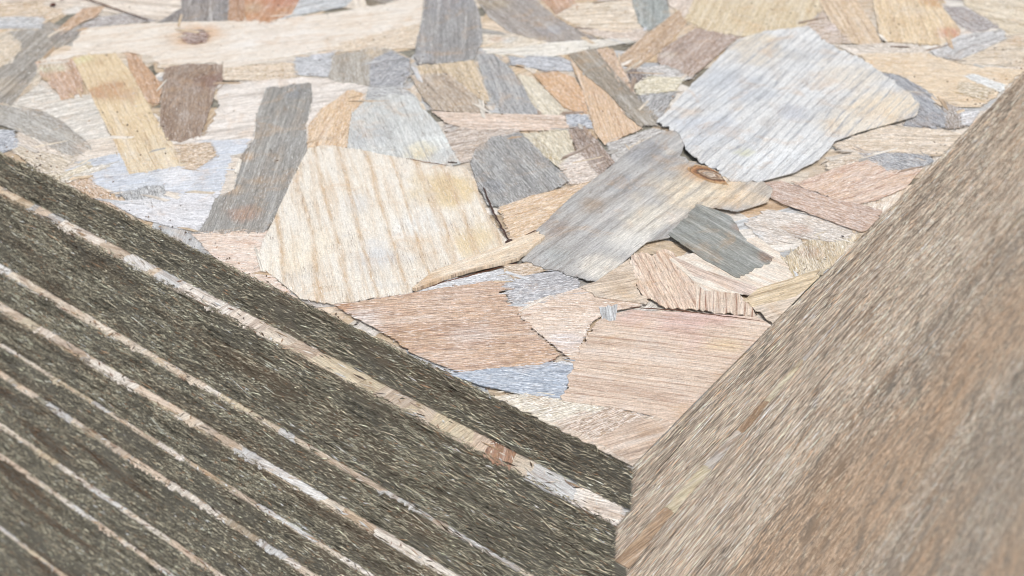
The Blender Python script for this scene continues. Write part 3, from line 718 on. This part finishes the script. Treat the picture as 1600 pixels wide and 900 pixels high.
([(787,421),(833,417),(862,426),(800,441)],(1,-.1),(216,188,152),{}),
([(800,486),(905,456),(990,458),(1003,482),(950,492),(920,512),(898,580),(870,547),(840,525)],(1,.02),(226,207,188),dict(ring=.5,sp=4,line=(196,160,134),pat=[((880,540),26,(230,226,226)),((960,470),18,(212,184,158))])),
([(640,556),(715,560),(722,589),(690,590)],(1,.25),(204,214,228),{}),
([(700,590),(718,588),(850,571),(897,575),(881,633),(800,619),(750,608)],(1,.1),(166,187,213),dict(ring=.45,sp=3.5,line=(136,152,176),fib=.4)),
([(523,482),(560,478),(640,465),(770,444),(786,446),(800,482),(830,520),(865,550),(868,567),(850,573),(720,588),(655,562),(590,520),(550,498)],(1,-.07),(206,178,154),dict(ring=.6,sp=2,line=(166,128,104),fib=.75,jag=.0008,pat=[((560,505),26,(232,224,216)),((740,530),26,(216,196,180)),((540,485),14,(204,150,104)),((620,540),20,(206,166,124))])),
([(770,625),(820,622),(880,632),(960,645),(900,680),(860,670)],(1,-.25),(230,220,200),dict(ring=.6,pat=[((845,632),14,(206,176,140))])),
([(860,668),(910,650),(1060,660),(1000,740),(930,705)],(1,-.35),(222,204,184),{}),
([(880,671),(910,664),(950,643),(993,652),(1002,658),(927,695)],(1,-.4),(212,188,164),{}),
([(925,695),(1000,660),(1053,666),(1012,712),(985,728)],(1,-.3),(216,194,174),dict(pat=[((1020,682),20,(198,170,144))])),
([(918,530),(940,502),(987,490),(1183,502),(1204,515),(1165,570),(1124,622),(1062,672),(1020,657),(950,642),(879,633),(895,580)],(1,.12),(224,204,184),dict(ring=.55,sp=3.2,line=(172,140,118),fib=.5,jag=.0004,pat=[((1080,500),60,(220,190,178)),((1130,545),24,(226,196,150)),((1000,500),26,(220,192,178))])),
([(936,487),(965,482),(962,508),(940,505)],(.2,1),(206,208,208),{}),
# right of centre
([(985,430),(985,405),(1050,400),(1088,440),(1089,492),(1040,489),(1003,468)],(.5,1),(224,202,180),dict(ring=.8,sp=3,line=(184,146,120),jag=.0009,fib=.65)),
([(930,447),(985,410),(1000,460),(1010,482),(930,470),(905,456)],(1,-.2),(224,206,184),dict(pat=[((975,465),20,(214,186,152))])),
([(1085,438),(1150,462),(1175,488),(1178,502),(1087,492)],(0,1),(226,208,188),dict(ring=.8,sp=3.5,line=(164,118,90))),
([(1205,415),(1285,365),(1345,360),(1310,405),(1270,445),(1215,445)],(.4,1),(222,206,176),dict(ring=.4,jag=.001,pat=[((1265,395),14,(190,158,138)),((1225,425),18,(216,194,148))])),
([(1200,330),(1275,340),(1345,362),(1305,380),(1240,372),(1195,385),(1165,350)],(1,.25),(224,214,202),dict(jag=.0012,pat=[((1180,370),16,(216,224,230)),((1250,360),14,(200,170,150))])),
([(1150,390),(1180,375),(1214,400),(1240,440),(1200,470),(1100,462),(1045,412)],(1,.4),(232,223,208),dict(ring=.3,line=(214,186,160))),
([(1045,405),(1100,430),(1180,455),(1190,475),(1150,464),(1085,440)],(1,.4),(226,206,190),dict(ring=.5)),
([(1160,477),(1183,459),(1280,428),(1275,449),(1240,475),(1175,489)],(1,-.3),(226,202,162),dict(ring=.4,sp=4)),
([(1175,488),(1240,472),(1275,450),(1240,490),(1205,515)],(1,-.3),(228,212,192),{}),
([(1385,200),(1480,208),(1502,214),(1475,247),(1400,246),(1320,240),(1300,230)],(1,.03),(230,213,190),dict(ring=.4,sp=4)),
([(1290,260),(1340,240),(1400,246),(1440,255),(1420,268),(1300,280)],(1,-.1),(228,212,190),{}),
([(1335,240),(1450,247),(1459,256),(1420,272),(1386,274)],(1,.35),(166,172,182),dict(ring=.5,sp=2)),
([(1330,325),(1390,298),(1425,290),(1400,325),(1375,340)],(.6,-1),(230,216,196),dict(ring=.7,sp=4,line=(196,166,136))),
([(1240,292),(1320,262),(1352,254),(1386,272),(1440,268),(1415,298),(1365,318),(1330,327),(1280,307)],(1,-.33),(216,190,168),dict(ring=.85,sp=3.4,line=(186,146,124))),
([(1177,293),(1220,287),(1290,313),(1376,333),(1366,360),(1343,366),(1273,341),(1207,314)],(1,.33),(204,178,158),dict(ring=.5,sp=3,line=(176,142,124))),
# cream flake under the knot, grey wedge over it
([(815,414),(850,378),(838,367),(860,345),(900,308),(935,282),(962,260),(990,235),(1030,214),(1066,207),(1074,222),(1062,250),(1085,262),(1125,275),(1145,291),(1190,290),(1207,302),(1200,322),(1150,338),(1130,333),(1090,330),(1045,378),(1010,385),(985,407),(960,427),(930,448),(890,437)],(1,-.75),(182,180,176),
  dict(ring=.45,sp=8,line=(142,138,132),fib=.5,pat=[((1150,308),48,(228,208,180)),((1105,290),44,(226,208,178)),((1095,278),24,(218,170,122)),((1065,315),48,(228,214,190)),((1015,350),36,(220,213,198)),((1060,350),24,(224,214,200)),((990,385),34,(218,214,204)),((940,425),34,(222,216,204)),((1010,245),34,(158,158,162)),((925,325),22,(166,150,132)),((965,290),26,(162,166,172)),((870,360),24,(158,148,140)),((1045,245),8,(206,204,196)),((870,405),26,(174,178,176))])),
([(1073,272),(1085,265),(1105,268),(1125,280),(1138,297),(1110,292),(1090,284)],(1,.5),(196,132,88),dict(name='knot',up=.0002,ring=.8,sp=1.6,line=(96,50,34),jag=.0003)),
([(1045,375),(1090,327),(1127,340),(1142,347),(1165,385),(1208,410),(1198,421),(1150,442),(1100,414)],(.85,.5),(150,152,145),dict(ring=.5,sp=2,line=(112,112,106),fib=.6,up=.0003,pat=[((1155,365),15,(156,136,122)),((1198,408),14,(150,128,112))])),
# big blue grey grooved flake
([(1025,198),(1080,140),(1150,70),(1200,54),(1262,48),(1290,72),(1340,97),(1377,120),(1414,150),(1436,170),(1427,190),(1385,202),(1340,214),(1305,227),(1280,256),(1240,277),(1180,293),(1140,291),(1110,270),(1072,242),(1060,215)],(.75,-.7),(220,220,217),
  dict(ring=.8,sp=4.6,line=(166,170,178),fib=.4,jag=.0008,up=.0002,pat=[((1140,140),56,(198,205,214)),((1100,205),44,(200,208,220)),((1390,180),60,(228,212,186)),((1330,200),40,(226,216,198)),((1230,90),22,(196,198,200)),((1200,250),50,(226,230,232)),((1235,180),24,(194,198,208)),((1330,130),44,(224,216,202)),((1180,75),34,(218,206,184)),((1160,245),12,(222,220,180)),((1180,90),40,(214,206,192))])),
# curled sliver
([(645,461),(675,437),(730,414),(787,393),(843,372),(851,380),(812,414),(767,425),(700,443),(651,462)],(1,-.33),(230,214,190),dict(ring=.4,sp=4,up=.0012,thick=.0016,line=(206,170,128),pat=[((670,452),20,(216,184,146))])),
]
placed = []; FIB = []
def boxes_overlap(a, b): return a[0] < b[2] and b[0] < a[2] and a[1] < b[3] and b[1] < a[3]
def inside(P, q):
    c = False
    for i in range(len(P)):
        a, b = P[i], P[i - 1]
        if (a[1] > q[1]) != (b[1] > q[1]) and q[0] < (b[0] - a[0]) * (q[1] - a[1]) / (b[1] - a[1]) + a[0]: c = not c
    return c
def dense(P): return [P[i - 1] * (1 - t) + P[i] * t for i in range(len(P)) for t in (0, .25, .5, .75)]
def overlap(e, f): return boxes_overlap(e[0], f[0]) and (any(inside(e[2], q) for q in f[3]) or any(inside(f[2], q) for q in e[3]))
for e in FL:
    pts, gd, col = e[0], e[1], e[2]; kw = e[3] if len(e) > 3 else {}
    W_ = [at(*p) for p in pts]
    c = np.mean(W_, 0); pc = np.mean(pts, 0)
    g = at(pc[0] + gd[0] * 20, pc[1] + gd[1] * 20) - at(*pc)
    A = np.array(W_); bb = (A[:, 0].min(), A[:, 1].min(), A[:, 0].max(), A[:, 1].max())
    big = [c + (q - c) * 1.04 for q in W_]
    me_ = [bb, 0, big, dense(big)]
    lv = 1 + max([p[1] for p in placed if overlap(me_, p)] or [0])
    me_[1] = lv; placed.append(me_)
    z = ZT + .00058 + .00006 * lv + kw.get('up', 0)
    tint = lin(col); ln = kw.get('line', [q * .60 for q in col]); line = lin(ln) * (1 if 'line' in kw else np.array([1, .9, .8]))
    rs = min(1, 1.25 * kw.get('ring', .3)); sp = kw.get('sp', 3.0); fb = kw.get('fib', .5)
    pat = [(at(*q), rr / FPX * np.linalg.norm(np.append(at(*q), 0) - CAM) * 1.1, lin(cc)) for q, rr, cc in kw.get('pat', [])]
    lift = kw.get('lift')
    if lift:
        o1 = at(*lift[0]); d1 = at(*lift[1]) - o1; r1 = np.linalg.norm(d1); lift = (o1, d1 / r1, lift[2], r1)
    if z - ZT < .0020: FIB.append((W_, g / np.linalg.norm(g), z, tint, line))
    strand(TOP, kw.get('name', 'wood_flake'), W_, g, z, tint, line, (rs, sp / 20.0, fb), lim=LIM, thick=kw.get('thick', .0004), jag=2.0 * kw.get('jag', .0005), step=.0011,
           patches=pat, lift=lift, grid=kw.get('grid', .0032), kwsp=len(pat) > 4)

# fine raised and torn fibres over the flakes, following each flake's grain
fp = []
for Wp, g, z, tint, line in FIB:
    A = np.array(Wp); lo, hi = A.min(0), A.max(0); area = 0.5 * abs(np.dot(A[:, 0], np.roll(A[:, 1], 1)) - np.dot(A[:, 1], np.roll(A[:, 0], 1)))
    N = int(area * .5e7) ; N = min(N, 1400)
    if N < 3: continue
    Q = rng.uniform(lo, hi, (N * 2, 2)); ins = np.zeros(len(Q), bool); j = len(A) - 1
    for i in range(len(A)):
        cnd = ((A[i, 1] > Q[:, 1]) != (A[j, 1] > Q[:, 1])) & (Q[:, 0] < (A[j, 0] - A[i, 0]) * (Q[:, 1] - A[i, 1]) / (A[j, 1] - A[i, 1] + 1e-12) + A[i, 0]); ins ^= cnd; j = i
    Q = Q[ins & (Q[:, 0] > .002) & (Q[:, 1] > .002)]; N = len(Q)
    if N < 2: continue
    # pale hairs also fringe the torn outline
    E_ = []
    for i in range(len(A)):
        p, q = A[i - 1], A[i]
        for t in rng.uniform(0, 1, int(np.linalg.norm(q - p) * 900)): E_.append(p + (q - p) * t + rng.normal(0, .0003, 2))
    E_ = np.array(E_) if E_ else np.zeros((0, 2)); E_ = E_[(E_[:, 0] > .002) & (E_[:, 1] > .002)] if len(E_) else E_
    Q = np.concatenate([Q, E_]); fr = np.arange(len(Q)) >= N; N = len(Q)
    ang = math.atan2(g[1], g[0]) + rng.normal(0, .07, N) + np.where(fr, rng.normal(0, .25, N), 0)
    hz = np.array([.0003 * noise.noise(Vector((q[0] * 26, q[1] * 26, 0))) for q in Q])
    c0 = np.stack([Q[:, 0], Q[:, 1], z + hz + .00001], 1)
    al = np.stack([np.cos(ang), np.sin(ang), np.zeros(N)], 1); up = np.stack([-np.sin(ang), np.cos(ang), np.zeros(N)], 1); ow = np.tile([0, 0, 1.0], (N, 1))
    L = rng.gamma(2, .0011, N) + .0006; Wd = rng.uniform(.00007, .00022, N); H = rng.uniform(.00003, .00012, N)
    pale = rng.uniform(0, 1, N) < .55
    col = np.where(pale[:, None], tint * .55 + .36, (tint * .45 + line * .25)) * (1 + rng.normal(0, .15, N))[:, None]
    fp.append((c0, al, ow, up, L, Wd, H, np.clip(col, .02, .85)))
cat = [np.concatenate([p[i] for p in fp]) for i in range(8)]
o = link('loose_fibres', fibre_mesh(*cat), M_FIBRE, TOP); o['kind'] = 'stuff'

# small chips and torn shreds bridging the joints between the big flakes
nch = 0
while nch < 110:
    Wp, g, z, tint, line = FIB[rnd.randrange(len(FIB))]
    i = rnd.randrange(len(Wp)); t = rnd.random(); c = Wp[i - 1] * (1 - t) + Wp[i] * t
    if not in_view(c, 0) or c[0] < .003 or c[1] < .003: continue
    a = math.atan2(g[1], g[0]) + rnd.gauss(0, .25); L, w = rnd.uniform(.005, .022), rnd.uniform(.0008, .0035)
    d = np.array([math.cos(a), math.sin(a)]); n_ = np.array([-d[1], d[0]])
    P = [c - d * L / 2 - n_ * w * rnd.uniform(.1, .5), c + d * L * rnd.uniform(.2, .5) - n_ * w / 2, c + d * L / 2 + n_ * w * rnd.uniform(-.2, .4), c - d * L * rnd.uniform(.1, .5) + n_ * w / 2]
    col = pick([(236, 228, 214), (228, 214, 192), (214, 220, 228), (206, 176, 140), (222, 200, 170), (190, 186, 178), (160, 140, 122), (232, 222, 208)])
    strand(TOP, 'wood_chip', P, d, z + .00022, lin(col), lin([q * .6 for q in col]), (.3, .1, .6), lim=LIM, thick=.0003, jag=.0005, step=.0012)
    nch += 1

shr = Acc()
for q in range(900):
    Wp, g, z, tint, line = FIB[rnd.randrange(len(FIB))]
    i = rnd.randrange(len(Wp)); t = rnd.random(); c = Wp[i - 1] * (1 - t) + Wp[i] * t + np.array([rnd.gauss(0, .001), rnd.gauss(0, .001)])
    if c[0] < .003 or c[1] < .003: continue
    e_ = Wp[i] - Wp[i - 1]; a = math.atan2(g[1], g[0]) + rnd.gauss(0, .15) if rnd.random() < .5 else math.atan2(e_[1], e_[0]) + rnd.gauss(0, .12)
    L, w = rnd.uniform(.002, .010), rnd.uniform(.0003, .0011)
    d = np.array([math.cos(a), math.sin(a)]); n_ = np.array([-d[1], d[0]])
    P = [c - d * L / 2, c + d * L * rnd.uniform(.0, .4) - n_ * w / 2, c + d * L / 2, c + n_ * w / 2]
    col = tint * rnd.uniform(.7, 1.15) + rnd.uniform(0, .12)
    add_flake(shr, P, d, z + .0001, .0002, col, line, (.2, .1, .6), lim=LIM, step=.001, jag=.0002, grid=.02)
for q in range(900):                                         # sawdust crumbs, thicker along the cut edges
    c = np.array([rnd.uniform(.003, .5), rnd.uniform(.003, .6)]) if q % 3 else (np.array([rnd.uniform(.002, .45), .002 + abs(rnd.gauss(0, .004))]) if q % 2 else np.array([.002 + abs(rnd.gauss(0, .004)), rnd.uniform(.002, .45)]))
    a = rnd.uniform(0, 3.14); L = rnd.uniform(.0004, .0014); w = L * rnd.uniform(.25, .7)
    d = np.array([math.cos(a), math.sin(a)]); n_ = np.array([-d[1], d[0]])
    cc = pick([(70, 58, 48), (96, 80, 66), (130, 110, 90), (240, 234, 224), (190, 150, 110), (84, 74, 66)])
    add_flake(shr, [c - d * L / 2, c - n_ * w / 2, c + d * L / 2, c + n_ * w / 2], d, ZT + .0015, .0003, lin(cc), lin(cc), (0, .1, .2), lim=LIM, step=.01, jag=.0001, grid=.02)
o = link('wood_shreds', shr.mesh('wood_shreds', (0, 0, 0)), M_FLAKE, TOP); o['kind'] = 'stuff'

# ---------------------------------------------------------------- dark cracks between flakes, added as thin raised sticks on the top face
def crack(pts, w, col, label=None, knob=None, parent=None, name='dark_line', zl=.0034):
    """a thin round stick swept through photo pixels on the top face"""
    P = [at(*p) for p in pts]; verts = []; faces = []; seg = 6
    Q = []
    for i in range(len(P) - 1):
        for t in np.linspace(0, 1, 6, endpoint=False): Q.append(P[i] * (1 - t) + P[i + 1] * t)
    Q.append(P[-1]); n = len(Q)
    for i, q in enumerate(Q):
        d = Q[min(i + 1, n - 1)] - Q[max(i - 1, 0)]; d = d / np.linalg.norm(d); s_ = np.array([-d[1], d[0]])
        q = q + s_ * rnd.uniform(-.0002, .0002)
        r = w / 2 * (.35 + .65 * math.sin(math.pi * min(.97, max(.06, i / (n - 1))) ) ** .5) * rnd.uniform(.8, 1.2)
        for a in range(seg):
            th = a / seg * 2 * math.pi
            verts.append((q[0] + s_[0] * math.cos(th) * r, q[1] + s_[1] * math.cos(th) * r, zl + math.sin(th) * r * .7))
    for i in range(n - 1):
        for a in range(seg):
            b = (a + 1) % seg; faces.append((i * seg + a, i * seg + b, (i + 1) * seg + b, (i + 1) * seg + a))
    faces.append(list(range(seg))[::-1]); faces.append(list(range((n - 1) * seg, n * seg)))
    if knob is not None:
        kq = at(*knob); b0 = len(verts); rr = w * 1.5
        for iu in range(7):
            for iv in range(10):
                ph, th = math.pi * iu / 6, 2 * math.pi * iv / 10
                k = rr * (1 + .45 * noise.noise(Vector((iu * .9, iv * .8, 5))))
                verts.append((kq[0] + k * 1.3 * math.sin(ph) * math.cos(th), kq[1] + k * math.sin(ph) * math.sin(th), zl + k * .55 * math.cos(ph)))
        for iu in range(6):
            for iv in range(10):
                a, b = b0 + iu * 10 + iv, b0 + iu * 10 + (iv + 1) % 10
                faces.append((a, b, b + 10, a + 10))
    c = np.array(verts).mean(0); me = bpy.data.meshes.new(name)
    off = c if parent is None else np.array([c[0], c[1], c[2]])
    me.from_pydata([tuple(np.array(v) - off) for v in verts], [], faces)
    at_ = me.attributes.new('tint', 'FLOAT_COLOR', 'POINT')
    cc = np.ones((len(verts), 4), dtype=np.float32); cc[:, :3] = np.array([lin(col, 1.0) * rnd.uniform(.7, 1.3) for _ in verts]); at_.data.foreach_set('color', cc.ravel())
    o = link(name, me, M_FIBRE, parent); o.location = off if parent is None else off + np.array([0, 0, ZT])
    if label: o['label'] = label; o['category'] = 'crack'
    return o
crack([(96, 6), (112, -6)], .0009, (84, 56, 48), 'knobby dark brown resin blob near the top left corner', knob=(84, 12), name='resin_blob', zl=.0020)
crack([(104, -3), (140, 4), (185, 20), (232, 36)], .0010, (98, 74, 62), 'thin dark brown splinter lying slanted above the long knotted flake at top left', name='dark_crack', zl=.0020)
crack([(756, 300), (770, 335), (784, 362), (797, 384)], .0009, (78, 62, 56), 'dark splinter with a knobbed end beside the large pale striped flake in the middle', knob=(796, 384), name='dark_crack', zl=.0020)
crack([(985, 487), (1060, 492), (1120, 500), (1186, 508)], .0006, (92, 66, 54), 'long straight dark gap along the upper edge of the pinkish grooved flake', name='dark_crack', zl=.0021)
for p, w, c in (([(1090, 441), (1093, 465), (1087, 488)], .0016, (170, 120, 92)), ([(648, 462), (690, 447), (745, 433), (808, 416)], .0005, (96, 62, 48)), ([(822, 372), (836, 366), (842, 364)], .0006, (74, 54, 46)),
                ([(830, 575), (850, 573), (868, 567)], .0005, (110, 74, 58)), ([(878, 432), (890, 437)], .0008, (50, 44, 40)), ([(926, 692), (960, 674), (1000, 657)], .0006, (150, 104, 84)),
                ([(635, 252), (665, 258), (700, 263)], .0004, (120, 92, 72)), ([(1390, 77), (1420, 78)], .0007, (96, 80, 70)), ([(700, 258), (715, 259)], .0007, (80, 70, 62)),
                ([(1047, 377), (1075, 397), (1102, 415)], .0004, (70, 66, 60)), ([(1112, 445), (1114, 470)], .0008, (160, 120, 96)), ([(1132, 452), (1133, 480)], .0005, (150, 112, 90)), ([(1078, 273), (1092, 279), (1112, 288)], .0009, (84, 48, 36))):
    crack(p, w, c, parent=TOP, name='dark_line', zl=.0016)  # dark strips set along flake joints, cracks and the curled sliver's lower edge
